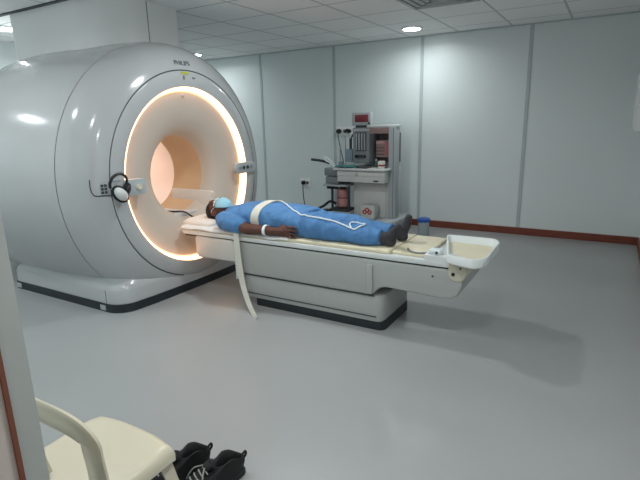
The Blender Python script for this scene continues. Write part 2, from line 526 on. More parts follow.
tag(o, 'glowing warm white light ring')
b = bmesh.new(); revolve(b, [(-3.0745, 0.664), (-3.0665, 0.697), (-3.071, 0.697), (-3.079, 0.664)], CY, CZ, closed=True); tag(link('ring_glow_strip', b, M['diffuser'], scan), 'added glow strip along the inner edge of the light ring')  # glowing band added to spread the ring's glow inwards
b = bmesh.new(); revolve(b, FLARE, CY, CZ, shift=bshift); link('bore_flare', b, M['bore'], scan, auto=180)
b = bmesh.new(); revolve(b, [(-3.300, 0.337), (-3.648, 0.336), (-3.652, 0.332), (-3.656, 0.332)], CY, CZ, 72, shift=lambda r: BORE_DY); link('bore_tube', b, M['tube'], scan, auto=60)
b = bmesh.new(); revolve(b, [(-3.656, 0.335), (-4.95, 0.335), (-5.25, 0.40), (-5.478, 0.52)], CY, CZ, 72, shift=lambda r: BORE_DY); link('bore_liner', b, M['bore_liner'], scan, auto=60)
b = bmesh.new()
for s in (-1, 1):
    a = math.radians(90 + s * 28); r = 0.322
    box(b, -4.5, -3.75, CY + BORE_DY + YS * r * math.cos(a) - 0.02, CY + BORE_DY + YS * r * math.cos(a) + 0.02, CZ + r * math.sin(a) - 0.008, CZ + r * math.sin(a) + 0.008, 0.003, 1)
tag(link('bore_lamp', b, M['borelight'], scan), 'pair of lit lamp strips inside the bore')
# bridge across the bottom of the bore with its upright side guard
b = bmesh.new(); box(b, -4.6, -3.20, 2.90, 3.22, 0.60, 0.635, 0.01); link('bore_bridge', b, M['white'], scan)
b = bmesh.new()
prism(b, [(-3.60, 0.63), (-3.09, 0.63), (-3.07, 0.65), (-3.07, 0.785), (-3.085, 0.80), (-3.585, 0.80), (-3.60, 0.79)], 3.255, 3.285, 0.008, 2, 'y')
link('side_guard', b, M['white'], scan)
# base block
b = bmesh.new()
def basepoly(d):
    p = []
    x0, x1, y0, y1 = -4.49 - d, -3.02 + d, 2.17 - d, 3.96 + d
    r = 0.16
    for i in range(8):
        a = math.radians(270 + 90 * i / 7); p.append((x1 - 0.03 - r + r * math.cos(a), y0 + r + r * math.sin(a)))
    for i in range(1, 9):
        f = i / 9; p.append((x1 - 0.03 + 0.03 * math.sin(PI * f) ** 0.7, y0 + r + (y1 - y0 - 2 * r) * f))
    for i in range(8):
        a = math.radians(90 * i / 7); p.append((x1 - 0.03 - r + r * math.cos(a), y1 - r + r * math.sin(a)))
    p += [(x0 + 0.03, y1), (x0, y1 - 0.03), (x0, y0 + 0.03), (x0 + 0.03, y0)]
    return p
LV = [(0.055, 0.0), (0.165, 0.0), (0.19, 0.006), (0.215, 0.022), (0.30, 0.11)]
RG = [[b.verts.new((x, y, z)) for x, y in basepoly(-d)] for z, d in LV]
for A, B in zip(RG, RG[1:]):
    for k in range(len(A)): b.faces.new((A[k], A[(k + 1) % len(A)], B[(k + 1) % len(A)], B[k]))
b.faces.new(RG[0][::-1]); b.faces.new(RG[-1])
link('base', b, M['gantry'], scan, auto=35)
b = bmesh.new(); prism(b, basepoly(0.008), 0.0, 0.066, 0.0); link('kick_strip', b, M['kick'], scan, auto=35)
b = bmesh.new()
box(b, -3.29, -3.23, 2.155, 2.17, 0.012, 0.052, 0.002, 1); link('kick_clip', b, M['silver'], scan)
b = bmesh.new(); box(b, -4.46, -4.40, 2.155, 2.17, 0.012, 0.052, 0.002, 1); link('kick_clip', b, M['silver'], scan)
b = bmesh.new(); box(b, -3.225, -3.221, 2.1685, 2.2, 0.066, 0.17); link('base_seam', b, M['gantry_dark'], scan, False)
# column up to the ceiling
b = bmesh.new()
prism(b, rrect(-4.80, -3.40, 2.60, 3.36, [0.05, 0.12, 0.16, 0.40], 10), 1.75, H, 0.0); link('top_cover', b, M['cover'], scan, auto=35)
b = bmesh.new(); box(b, -3.41, -3.3985, 3.002, 3.008, 2.0, H); link('cover_seam', b, M['gantry_dark'], scan, False)

def patch(bm, outline_fn, ny, nz, off, th):
    """plate following the curved scanner front; outline_fn(u,v)->(y,z)"""
    top = []; bot = []
    for i in range(ny + 1):
        rt = []; rb = []
        for j in range(nz + 1):
            y, z = outline_fn(i / ny, j / nz)
            x = xsurf(y, z)
            rt.append(bm.verts.new((x + off + th, y, z))); rb.append(bm.verts.new((x + off - 0.004, y, z)))
        top.append(rt); bot.append(rb)
    for i in range(ny):
        for j in range(nz):
            bm.faces.new((top[i][j], top[i + 1][j], top[i + 1][j + 1], top[i][j + 1]))
            bm.faces.new((bot[i][j], bot[i][j + 1], bot[i + 1][j + 1], bot[i + 1][j]))
    for i in range(ny):
        for j in (0, nz):
            bm.faces.new((top[i][j], top[i + 1][j], bot[i + 1][j], bot[i][j]))
    for j in range(nz):
        for i in (0, ny):
            bm.faces.new((top[i][j], top[i][j + 1], bot[i][j + 1], bot[i][j]))

def rect_fn(y0, y1, z0, z1): return lambda u, v: (y0 + (y1 - y0) * u, z0 + (z1 - z0) * v)

# right control panel (a rounded bar across the ring)
b = bmesh.new()
prism(b, rrect(3.52, 3.80, 0.925, 1.03, 0.04, 5), -3.04, -2.992, 0.008, 2, 'x')
cp = link('control_panel', b, M['silver'], scan); tag(cp, 'grey control panel on the right of the ring')
for k in range(4):
    b = bmesh.new(); cyl(b, (-2.992, 3.57 + 0.055 * k, 0.98), (-2.986, 3.57 + 0.055 * k, 0.98), 0.017, 14)
    link('button', b, M['dark'] if k in (1, 2) else M['metal'], cp)
# left control panel
b = bmesh.new(); prism(b, rrect(2.29, 2.475, 0.89, 1.01, 0.02, 4), -3.06, -2.995, 0.006, 2, 'x')
cp = link('control_panel', b, M['silver'], scan); tag(cp, 'grey control panel on the left of the ring')
b = bmesh.new(); cyl(b, (-2.995, 2.405, 0.95), (-2.98, 2.405, 0.95), 0.02, 16); o = link('knob', b, M['cream'], cp); tag(o, 'small cream round knob')
# outlined side flap with a keypad
b = bmesh.new()
def line_patch(bm, pts, w):
    path = [Vector((xsurf(y, z) + 0.002, y, z)) for y, z in pts]
    sweep(bm, path, circ(w, 6))
pts = [(2.065, 1.035), (2.062, 0.99), (2.066, 0.95), (2.078, 0.925), (2.10, 0.918), (2.14, 0.917), (2.19, 0.914), (2.24, 0.912)]
line_patch(b, pts, 0.004); link('flap_seam', b, M['gantry_dark'], scan)
b = bmesh.new(); patch(b, rect_fn(2.115, 2.165, 0.925, 1.005), 3, 5, 0.001, 0.003); kp = link('keypad', b, M['silver'], scan)
b = bmesh.new()
for i in range(2):
    for j in range(3):
        y0, z0 = 2.120 + 0.022 * i, 0.932 + 0.024 * j
        patch(b, rect_fn(y0, y0 + 0.016, z0, z0 + 0.018), 1, 1, 0.004, 0.003)
link('key', b, M['dark'], kp, False)
# hook for the headphones
b = bmesh.new(); tube(b, [(-3.05, 2.20, 1.025), (-2.99, 2.20, 1.022), (-2.945, 2.20, 1.02), (-2.93, 2.20, 1.035)], 0.010, 8); link('hook', b, M['silver'], scan)
# badge and warning marks
def on_face(y, z):
    x = xsurf(y, z); e = 0.01
    du = Vector((xsurf(y + e, z) - xsurf(y - e, z), 2 * e, 0)).normalized()
    dv = Vector((xsurf(y, z + e) - xsurf(y, z - e), 0, 2 * e)).normalized()
    n = du.cross(dv).normalized()
    m = Matrix((du, n.cross(du), n)).transposed().to_4x4()
    m.translation = Vector((x, y, z)) + n * 0.003
    return m
text_mesh('badge_lettering', 'PHILIPS', 0.052, M['logo'], scan, on_face(2.985, 1.868))
b = bmesh.new(); patch(b, rect_fn(2.945, 3.03, 1.783, 1.801), 3, 1, 0.001, 0.002); link('warning_label', b, M['yellow'], scan)
b = bmesh.new(); patch(b, rect_fn(2.965, 2.983, 1.742, 1.772), 1, 1, 0.001, 0.002); link('face_marking', b, M['logo'], scan)
b = bmesh.new(); patch(b, rect_fn(3.07, 3.10, 1.752, 1.764), 1, 1, 0.001, 0.002)
link('face_marking', b, M['logo'], scan)
b = bmesh.new(); cyl(b, (-3.09, 3.0, 1.625), (-3.06, 3.0, 1.625), 0.012, 12); link('laser_port', b, M['silver'], scan)

# headphones hanging on the hook
hp = thing('headphones', 'black and white headphones hanging on the left of the scanner ring', 'headphones', (-2.95, 2.20, 0.97))
b = bmesh.new()
path = []
for i in range(25):
    a = math.radians(-25 + 230 * i / 24)
    path.append(Vector((-2.955 + 0.018 * math.sin(a), 2.205 + 0.070 * math.cos(a), 1.004 + 0.064 * math.sin(a))))
sweep(b, path, circ(0.011, 8, 0.009)); link('headband', b, M['black'], hp)
R1 = Matrix.Rotation(math.radians(-40), 3, 'X')
for (c, ang, lab) in (((-2.945, 2.205, 0.925), -40, None), ((-2.955, 2.268, 0.95), 62, None)):
    R1 = Matrix.Rotation(math.radians(ang), 3, 'X')
    big = ang < 0
    b = bmesh.new()
    if big: ell(b, c, (0.035, 0.064, 0.040), R1)
    else: ell(b, c, (0.03, 0.038, 0.020), R1)
    cup = link('ear_cup', b, M['white'] if big else M['black'], hp)
    if big: tag(cup, 'white oval ear cup')
    b = bmesh.new(); path = []
    ra, rb = (0.068, 0.044) if big else (0.042, 0.024)
    for i in range(28):
        a = 2 * PI * i / 28
        p = R1 @ Vector((0, ra * math.cos(a), rb * math.sin(a)))
        path.append(Vector(c) + p + Vector((-0.004, 0, 0)))
    sweep(b, path, circ(0.010, 8), True); link('ear_cushion', b, M['black'], cup)

# ------------------------------------------------------------------ patient table
tab = thing('patient_table', 'long grey and white scanner table with a foot tray at its right end', 'patient table', (-1.8, CY, 0))
Y0, Y1 = 2.80, 3.32
b = bmesh.new(); prism(b, rrect(-2.30, -1.20, 2.815, 3.30, 0.05, 5), 0.0, 0.07, 0.0); link('kick_strip', b, M['kick'], tab, auto=35)
b = bmesh.new(); prism(b, rrect(-2.40, -1.205, 2.805, 3.31, 0.055, 5), 0.062, 0.248, 0.008); link('base', b, M['tablegrey'], tab)
b = bmesh.new(); box(b, -2.40, -1.25, 2.799, 2.81, 0.098, 0.103); link('base_seam', b, M['dark'], tab, False)
b = bmesh.new()
prism(b, [(-2.44, 0.25), (-1.30, 0.25), (-1.27, 0.262), (-1.255, 0.285), (-1.225, 0.312), (-1.18, 0.322), (-0.80, 0.308), (-0.745, 0.318), (-0.71, 0.345), (-0.69, 0.40), (-0.685, 0.50), (-2.44, 0.50)], Y0, Y1, 0.012, 3, 'y')
link('side_panel', b, M['tablegrey'], tab)
b = bmesh.new(); prism(b, [(-2.445, 0.33), (-2.445, 0.50), (-2.86, 0.505), (-2.87, 0.47), (-2.865, 0.35), (-2.84, 0.325)], Y0 - 0.004, Y1 + 0.004, 0.014, 3, 'y')
link('end_cover', b, mat('end_cover_plastic', 'd2d0ca', 0.35), tab)
b = bmesh.new(); box(b, -2.43, -1.26, 2.796, 2.806, 0.246, 0.252); link('panel_seam', b, M['dark'], tab, False)
b = bmesh.new(); box(b, -2.445, -2.405, 2.786, 2.806, 0.20, 0.49, 0.004); o = link('side_strip', b, M['white'], tab)
b = bmesh.new(); cyl(b, (-2.425, 2.789, 0.47), (-2.425, 2.783, 0.47), 0.007, 10); link('screw', b, M['dark'], o)
b = bmesh.new(); box(b, -1.315, -1.272, 2.783, 2.806, 0.262, 0.47, 0.008); link('side_strip', b, M['tablegrey'], tab)
b = bmesh.new(); cyl(b, (-0.87, 2.802, 0.445), (-0.87, 2.796, 0.445), 0.007, 10); link('panel_hole', b, M['dark'], tab)
b = bmesh.new(); box(b, -2.99, -0.73, Y0 + 0.012, Y1 - 0.012, 0.495, 0.515); link('shadow_gap', b, M['kick'], tab, False)
b = bmesh.new(); prism(b, rrect(-3.02, -0.745, Y0 - 0.006, Y1 + 0.006, [0.02, 0.04, 0.04, 0.02], 4), 0.511, 0.547, 0.008, 2); link('tabletop', b, M['white'], tab)
b = bmesh.new(); box(b, -3.0, -1.16, Y0 + 0.004, Y1 - 0.004, 0.545, 0.574, 0.010, 3); mt = link('mattress', b, M['cream'], tab)
b = bmesh.new(); box(b, -1.155, -0.93, Y0 + 0.03, Y1 - 0.004, 0.545, 0.570, 0.010, 3); link('mattress', b, M['cream'], tab)
# hinge block and end cap under the tray
b = bmesh.new(); box(b, -0.93, -0.74, Y0 - 0.004, Y0 + 0.07, 0.515, 0.585, 0.012, 3); link('hinge_block', b, M['white'], tab)
b = bmesh.new(); prism(b, rrect(-0.775, -0.668, 0.43, 0.551, [0.02, 0.02, 0.05, 0.05], 5), Y0 - 0.01, Y1 + 0.01, 0.012, 2, 'y'); hc = link('end_cap', b, M['beige'], tab)
b = bmesh.new(); cyl(b, (-0.742, 2.792, 0.478), (-0.742, 2.784, 0.478), 0.011, 12); link('cap_hole', b, M['black'], hc)
b = bmesh.new(); cyl(b, (-0.70, 2.792, 0.52), (-0.70, 2.784, 0.52), 0.006, 12); link('cap_hole', b, M['dark'], hc)
# foot tray: open dish with a raised rim
TZ = 0.56
def dish(outer, zb, zt, wall, m_rim, m_in):
    cx = sum(p[0] for p in outer) / len(outer); cy = sum(p[1] for p in outer) / len(outer)
    def shr(d, k=1.0):
        out = []
        for x, y in outer:
            v = Vector((x - cx, y - cy)); L = v.length
            v = v * ((L - d) / L); out.append((cx + v.x * k, cy + v.y * k))
        return out
    bm = bmesh.new()
    rings = [(shr(0.03), zb), (shr(0.006), zb + 0.012), (shr(0), zt - 0.008), (shr(0.004), zt), (shr(wall), zt), (shr(wall + 0.006), zt - 0.006), (shr(wall + 0.02), zb + 0.018)]
    R = [[bm.verts.new((x, y, z)) for x, y in p] for p, z in rings]
    n = len(outer)
    for A, B in zip(R, R[1:]):
        for i in range(n): bm.faces.new((A[i], A[(i + 1) % n], B[(i + 1) % n], B[i]))
    bm.faces.new(R[0][::-1]); bm.faces.new(R[-1])
    tr = link('foot_tray', bm, m_rim, tab, auto=50)
    bm = bmesh.new(); prism(bm, shr(wall + 0.035), zb + 0.015, zb + 0.024); link('tray_pad', bm, m_in, tr)
    return tr
def trayoutline():
    pts = [(-0.92, 3.25), (-0.775, 2.74), (-0.60, 2.68), (-0.545, 2.76), (-0.55, 3.18), (-0.60, 3.26)]
    out = []
    n = len(pts)
    for i in range(n):
        p0, p1, p2 = Vector(pts[i - 1]), Vector(pts[i]), Vector(pts[(i + 1) % n])
        a = p1 + (p0 - p1).normalized() * 0.04; c = p1 + (p2 - p1).normalized() * 0.04
        for k in range(5):
            t = k / 4; q = a * (1 - t) ** 2 + p1 * 2 * t * (1 - t) + c * t * t
            out.append((q.x, q.y))
    return out[::-1]
dish(trayoutline(), 0.548, 0.612, 0.018, M['tray'], M['cream'])

# ------------------------------------------------------------------ sheet and pillow
b = bmesh.new()
nx, ny = 60, 20
grid = {}
for layer, dz in ((0, 0.0), (1, 0.004)):
    for i in range(nx + 1):
        for j in range(ny + 1):
            u, v = i / nx, j / ny
            x = -3.045 + (1.10 + 0.05 * math.sin(v * 9)) * u; y = Y0 - 0.012 + (Y1 - Y0 + 0.02) * v
            z = 0.576 + 0.004 * noise.noise(Vector((x * 9, y * 9, 2)))
            if x < -3.01: z -= (-3.01 - x) * 1.0
            if j == 0: z -= 0.018 + 0.006 * math.sin(x * 23)
            if j == ny: z -= 0.02
            grid[(layer, i, j)] = b.verts.new((x, y, max(z, 0.5) + dz))
for i in range(nx):
    for j in range(ny):
        b.faces.new([grid[(1, i + a, j + c)] for a, c in ((0, 0), (1, 0), (1, 1), (0, 1))])
        b.faces.new([grid[(0, i + a, j + c)] for a, c in ((0, 0), (0, 1), (1, 1), (1, 0))])
for i in range(nx):
    for j in (0, ny): b.faces.new((grid[(0, i, j)], grid[(0, i + 1, j)], grid[(1, i + 1, j)], grid[(1, i, j)]))
for j in range(ny):
    for i in (0, nx): b.faces.new((grid[(0, i, j)], grid[(0, i, j + 1)], grid[(1, i, j + 1)], grid[(1, i, j)]))
o = link('bed_sheet', b, M['sheet'], None, auto=180)
tag(o, 'thin white sheet spread over the mattress under the person', 'sheet')

b = bmesh.new()
bmesh.ops.create_cube(b, size=2)
bmesh.ops.subdivide_edges(b, edges=b.edges[:], cuts=14, use_grid_fill=True)
for v in b.verts:
    x, y, z = v.co
    k = 1 - 0.10 * (x * x) * (y * y)
    puff = (1 - abs(x) ** 4) * (1 - abs(y) ** 4)
    dent = 0.35 * math.exp(-((x - 0.05) ** 2) / 0.25 - (y ** 2) / 0.12)
    zz = (z * (0.12 + 0.88 * puff ** 0.5)) if z > 0 else z * 0.3
    if z > 0: zz -= dent
    v.co = Vector((-2.90 + 0.165 * x * k, 3.05 + 0.215 * y * k, 0.592 + 0.036 * zz + 0.004 * noise.noise(Vector((x * 3, y * 3, 5)))))
o = link('pillow', b, M['pillow'], None, auto=180)
tag(o, 'flat white pillow under the head of the lying person', 'pillow')

# ------------------------------------------------------------------ person lying on the table
BED = 0.581
PY = 3.01
per = thing('person', 'person lying on the table in blue gown and face mask, arm at side', 'person', (-2.05, PY, BED))
b = bmesh.new()
HX, HZ = -2.872, 0.674
ell(b, (HX, PY, HZ), (0.100, 0.076, 0.090))
ell(b, (HX + 0.055, PY, HZ + 0.018), (0.082, 0.060, 0.072))
ell(b, (HX + 0.108, PY, HZ + 0.040), (0.030, 0.034, 0.034))
ell(b, (HX - 0.02, PY, HZ + 0.078), (0.05, 0.055, 0.02))
capsule(b, (HX + 0.010, PY, HZ + 0.094), 0.011, (HX + 0.052, PY, HZ + 0.110), 0.016)
for s in (-1, 1):
    ell(b, (HX + 0.028, PY + s * 0.077, HZ - 0.004), (0.032, 0.012, 0.02))
    ell(b, (HX + 0.005, PY + s * 0.032, HZ + 0.082), (0.013, 0.016, 0.010))
capsule(b, (HX + 0.08, PY, HZ - 0.025), 0.056, (-2.68, PY, 0.655), 0.062)
loft(b, [(-2.70, PY, 0.645, 0.08, 0.05), (-2.66, PY, 0.65, 0.165, 0.068), (-2.55, PY, 0.66, 0.175, 0.085), (-2.35, PY, 0.67, 0.16, 0.092), (-2.15, PY, 0.665, 0.16, 0.09), (-2.0, PY, 0.655, 0.165, 0.08), (-1.95, PY, 0.65, 0.14, 0.07)])
def arm(s):
    sh = Vector((-2.635, PY + s * 0.185, 0.648)); el = Vector((-2.365, PY + s * 0.232, 0.618)); wr = Vector((-2.13, PY + s * 0.212, 0.620))
    capsule(b, sh, 0.056, el, 0.042); capsule(b, el, 0.043, wr, 0.029)
    pc = Vector((-2.07, PY + s * 0.205, 0.622))
    capsule(b, wr, 0.028, pc, 0.030)
    ell(b, pc + Vector((0.01, 0, 0)), (0.055, 0.020, 0.040))
    for k, (L, dz) in enumerate(((0.072, 0.036), (0.080, 0.012), (0.074, -0.012), (0.058, -0.034))):
        p0 = pc + Vector((0.045, 0, dz)); p1 = p0 + Vector((L * 0.55, -s * 0.004, dz * 0.1 - 0.003)); p2 = p1 + Vector((L * 0.45, -s * 0.014, -0.006))
        capsule(b, p0, 0.0092, p1, 0.0085, 10); capsule(b, p1, 0.0085, p2, 0.0072, 10)
    t0 = pc + Vector((-0.015, -s * 0.012, 0.034)); t1 = t0 + Vector((0.04, -s * 0.016, 0.010)); t2 = t1 + Vector((0.032, -s * 0.002, -0.004))
    capsule(b, t0, 0.012, t1, 0.0105, 10); capsule(b, t1, 0.0105, t2, 0.0085, 10)
arm(-1); arm(1)
LEGS = {-1: ((-2.02, 2.915, 0.655), (-1.62, 2.900, 0.652), (-1.235, 2.905, 0.628)),
        1: ((-2.02, 3.105, 0.655), (-1.62, 3.085, 0.652), (-1.215, 3.075, 0.628))}
FOOT = {-1: ((-1.198, 2.905, 0.618), (-1.130, 2.865, 0.715)), 1: ((-1.178, 3.075, 0.618), (-1.125, 3.085, 0.745))}
for s, (h, k, a) in LEGS.items():
    capsule(b, h, 0.084, k, 0.058); capsule(b, k, 0.057, Vector(k) * 0.6 + Vector(a) * 0.4 + Vector((0, 0, -0.006)), 0.056)
    capsule(b, Vector(k) * 0.6 + Vector(a) * 0.4 + Vector((0, 0, -0.006)), 0.056, a, 0.037)
    capsule(b, a, 0.034, FOOT[s][0], 0.028); capsule(b, FOOT[s][0], 0.026, Vector(FOOT[s][0]).lerp(Vector(FOOT[s][1]), 0.85), 0.013)
blob('body', b, M['skin'], per, 0.0045, 3)

# hair: cap over the skull
b = bmesh.new()
ell(b, (HX, PY, HZ), (0.106, 0.0805, 0.095), None, 40, 28)
rm = [v for v in b.verts if (v.co.x - HX) * 1.0 + (v.co.z - HZ) * 0.75 > 0.005]
bmesh.ops.delete(b, geom=rm, context='VERTS')
hs = link('hair', b, M['hair'], per)
md = hs.modifiers.new('thick', 'SOLIDIFY'); md.thickness = 0.01; md.offset = -0.6
# eyes
for s in (-1, 1):
    b = bmesh.new(); ell(b, (HX + 0.006, PY + s * 0.031, HZ + 0.0885), (0.010, 0.013, 0.006)); link('eye', b, M['maskw'], per)
# face mask over nose and chin
b = bmesh.new()
ell(b, (HX + 0.070, PY, HZ + 0.030), (0.083, 0.074, 0.092), None, 40, 30)
rm = [v for v in b.verts if (v.co.z < HZ + 0.046) or v.co.x < HX + 0.026]
bmesh.ops.delete(b, geom=rm, context='VERTS')
for v in b.verts:
    v.co.z += 0.003 * math.sin((v.co.x - HX) * 240) * (1 if v.co.z > HZ + 0.05 else 0)
mk = link('face_mask', b, M['mask'], per)
tag(mk, 'pale blue surgical face mask')
md = mk.modifiers.new('thick', 'SOLIDIFY'); md.thickness = 0.003
for s in (-1, 1):
    b = bmesh.new()
    tube(b, [(HX + 0.036, PY + s * 0.070, HZ + 0.050), (HX + 0.012, PY + s * 0.082, HZ + 0.022), (HX + 0.010, PY + s * 0.084, HZ - 0.004)], 0.0018, 6)
    link('ear_loop', b, M['maskw'], mk)
b = bmesh.new(); 
tube(b, [(HX + 0.022, PY - 0.066, HZ + 0.058), (HX + 0.021, PY - 0.04, HZ + 0.100), (HX + 0.021, PY, HZ + 0.114), (HX + 0.021, PY + 0.04, HZ + 0.100), (HX + 0.022, PY + 0.066, HZ + 0.058)], 0.005, 6)
link('mask_edge', b, M['maskw'], mk)

# gown
b = bmesh.new()
loft(b, [(-2.735, PY, 0.66, 0.075, 0.052), (-2.70, PY, 0.655, 0.12, 0.068), (-2.64, PY, 0.658, 0.19, 0.086), (-2.54, PY, 0.668, 0.195, 0.10), (-2.42, PY, 0.675, 0.185, 0.108), (-2.28, PY, 0.682, 0.182, 0.112), (-2.14, PY, 0.676, 0.185, 0.106), (-2.02, PY, 0.664, 0.195, 0.098), (-1.93, PY, 0.660, 0.190, 0.092)], 36, 2.3)
for s in (-1, 1):
    capsule(b, (-2.635, PY + s * 0.185, 0.652), 0.072, (-2.50, PY + s * 0.222, 0.640), 0.066)
    capsule(b, (-2.50, PY + s * 0.222, 0.640), 0.066, (-2.455, PY + s * 0.226, 0.632), 0.058)
gown = blob('gown_top', b, M['scrub'], per, 0.007, 3, 0.015, 10, BED)
b = bmesh.new()
loft(b, [(-2.10, PY, 0.668, 0.17, 0.09), (-2.02, PY, 0.662, 0.188, 0.093), (-1.92, PY, 0.655, 0.188, 0.088), (-1.86, PY, 0.65, 0.16, 0.07)], 32, 2.3)
for s, (h, k, a) in LEGS.items():
    h, k, a = Vector(h), Vector(k), Vector(a)
    y1, y2, y3 = h.y, k.y, a.y
    loft(b, [(-2.06, y1, 0.655, 0.085, 0.075), (-1.95, y1 - 0.005 * s, 0.655, 0.094, 0.090), (-1.78, (y1 + y2) / 2, 0.650, 0.090, 0.082), (-1.62, y2, 0.648, 0.080, 0.074), (-1.45, y2, 0.638, 0.078, 0.064), (-1.30, y3, 0.632, 0.070, 0.058), (-1.255, y3, 0.630, 0.062, 0.054)], 26, 2.3)
loft(b, [(-1.95, PY - 0.01, 0.61, 0.12, 0.035), (-1.45, PY - 0.015, 0.605, 0.10, 0.026)], 24, 2.5)
trs = blob('trousers', b, M['scrub2'], per, 0.007, 3, 0.017, 9, BED)
# dark socks
for s in (-1, 1):
    f0, f1 = Vector(FOOT[s][0]), Vector(FOOT[s][1])
    an = Vector(LEGS[s][2])
    b = bmesh.new()
    ball = f0.lerp(f1, 0.68); d = (f1 - f0).normalized()
    capsule(b, an, 0.041, f0 + Vector((-0.01, 0, -0.004)), 0.040)
    ell(b, f0 + Vector((0.006, 0, -0.008)), (0.036, 0.034, 0.036))
    capsule(b, f0 + Vector((0.0, 0, 0.012)), 0.038, ball + Vector((-0.004, 0, 0)), 0.028)
    for dy, k, r in ((-0.024, 0.90, 0.016), (-0.008, 0.98, 0.018), (0.010, 1.0, 0.019), (0.025, 1.02, 0.021)):
        dy *= -s
        capsule(b, f0.lerp(f1, 0.5) + Vector((0, dy * 0.7, 0)), 0.026, f0.lerp(f1, k) + Vector((-0.006, dy, 0)), r)
    blob('sock', b, M['sock'], per, 0.007, 5, 0.004, 25, BED)
# wristband
b = bmesh.new()
path = [Vector((-2.205, PY - 0.217 + 0.040 * math.cos(a), 0.619 + 0.040 * math.sin(a))) for a in [2 * PI * i / 24 for i in range(24)]]
sweep(b, path, [(-0.002, -0.012), (0.002, -0.012), (0.002, 0.012), (-0.002, 0.012)], True, Vector((1, 0, 0)))
tag(link('wristband', b, M['maskw'], per), 'white band around the wrist')

# body surface for things lying on it
def bvh_of(objs):
    vs = []; fs = []
    for o in objs:
        off = len(vs)
        w = world_of(o)
        vs += [w @ v.co for v in o.data.vertices]
        fs += [[off + i for i in p.vertices] for p in o.data.polygons]
    return BVHTree.FromPolygons(vs, fs)
# children keep world-space vertex coordinates, so raw coordinates are the world ones
tree = BVHTree.FromPolygons([v.co.copy() for o in (gown, trs) for v in o.data.vertices],
                            [list(p.vertices) for p in gown.data.polygons] + [[len(gown.data.vertices) + i for i in p.vertices] for p in trs.data.polygons])
def drop(x, y, base=BED):
    h = tree.ray_cast(Vector((x, y, 1.5)), Vector((0, 0, -1)))
    return h[0].z if h[0] is not None else base
def side_hit(x, ang):
    """surface point of the torso at section x seen at angle ang about the axis"""
    c = Vector((x, PY, 0.66)); d = Vector((0, math.cos(ang), math.sin(ang)))
    h = tree.ray_cast(c + d * 0.8, -d)
    return h[0] if h[0] is not None else c + d * 0.19

# belly belt
b = bmesh.new()
path = []
for i in range(33):
    a = math.radians(205 - 230 * i / 32)
    xx = -2.205 - 0.05 * max(0, -math.cos(a))
    p = side_hit(xx, a); p = p + Vector((0, math.cos(a), math.sin(a))) * 0.005
    p.z = max(p.z, BED + 0.006); path.append(p)
sm = [(path[max(i - 1, 0)] + path[i] * 2 + path[min(i + 1, 32)]) / 4 for i in range(33)]
rings = []
for i, p in enumerate(sm):
    t = (sm[min(i + 1, 32)] - sm[max(i - 1, 0)]).normalized(); n = Vector((1, 0, 0)).cross(t).normalized()
    rings.append([b.verts.new(p + Vector((dx, 0, 0)) + n * dn) for dx, dn in ((-0.036, 0.004), (0.036, 0.004), (0.036, -0.003), (-0.036, -0.003))])
for A, B in zip(rings, rings[1:]):
    for j in range(4): b.faces.new((A[j], A[(j + 1) % 4], B[(j + 1) % 4], B[j]))
b.faces.new(rings[0][::-1]); b.faces.new(rings[-1])
o = link('belly_belt', b, M['belt'], None); tag(o, 'off-white belt wrapped over the belly of the lying person', 'belt')

# loose strap hanging over the table side
b = bmesh.new()
path = catmull([(-2.395, 2.84, 0.590), (-2.395, 2.79, 0.588), (-2.397, 2.766, 0.57), (-2.393, 2.764, 0.45), (-2.380, 2.764, 0.30), (-2.350, 2.755, 0.16), (-2.265, 2.70, 0.065), (-2.155, 2.62, 0.018), (-2.095, 2.575, 0.006)], 6)
sweep(b, path, [(-0.023, -0.003), (0.023, -0.003), (0.023, 0.003), (-0.023, 0.003)], False, Vector((0.25, -1, 0.0)))
o = link('table_strap', b, M['belt'], None); tag(o, 'loose white strap hanging down the table side to the floor', 'strap')

# white cord lying on the person
b = bmesh.new()
xy = [(-2.21, 3.08), (-2.10, 3.0), (-1.98, 2.92), (-1.86, 2.865), (-1.72, 2.855), (-1.60, 2.855), (-1.52, 2.845)] + [(-1.43 + 0.052 * math.cos(math.radians(a)), 2.893 + 0.052 * math.sin(math.radians(a))) for a in range(-110, 241, 25)]
pts = [Vector((x, y, drop(x, y) + 0.007)) for x, y in xy]
pl = catmull(pts, 8)
pl = [Vector((p.x, p.y, max(p.z, drop(p.x, p.y) + 0.006))) for p in pl]
sweep(b, pl, circ(0.0055, 8))
o = link('call_cord', b, M['cord'], None); tag(o, 'thin white cord looping over the blue trousers', 'cord')
# thin grey cable at the feet
b = bmesh.new()
tube(b, [(-1.07, 2.90, 0.577), (-1.04, 2.845, 0.577), (-0.98, 2.83, 0.575), (-0.92, 2.85, 0.578), (-0.87, 2.86, 0.592), (-0.83, 2.855, 0.598)], 0.005, 6)
o = link('foot_cable', b, mat('grey_cable', '70757a', 0.5), None); tag(o, 'thin grey cable running from the feet to the tray', 'cable')
b = bmesh.new(); box(b, -0.905, -0.825, 2.80, 2.87, 0.585, 0.612, 0.008, 2)
pgt = link('cable_plug', b, M['cord'], None); tag(pgt, 'small white plug on the table edge beside the foot tray', 'plug')
b = bmesh.new(); cyl(b, (-0.85, 2.801, 0.598), (-0.85, 2.793, 0.598), 0.008, 10); link('plug_pin', b, M['dark'], pgt)
# dark cable at the head end
b = bmesh.new()
tube(b, [(-3.36, 2.95, 0.646), (-3.28, 2.96, 0.647), (-3.18, 3.0, 0.645), (-3.12, 3.04, 0.60), (-3.08, 3.07, 0.595)], 0.008, 8)
o = link('coil_cable', b, M['cable'], None); tag(o, 'dark cable lying in the bore behind the pillow', 'cable')

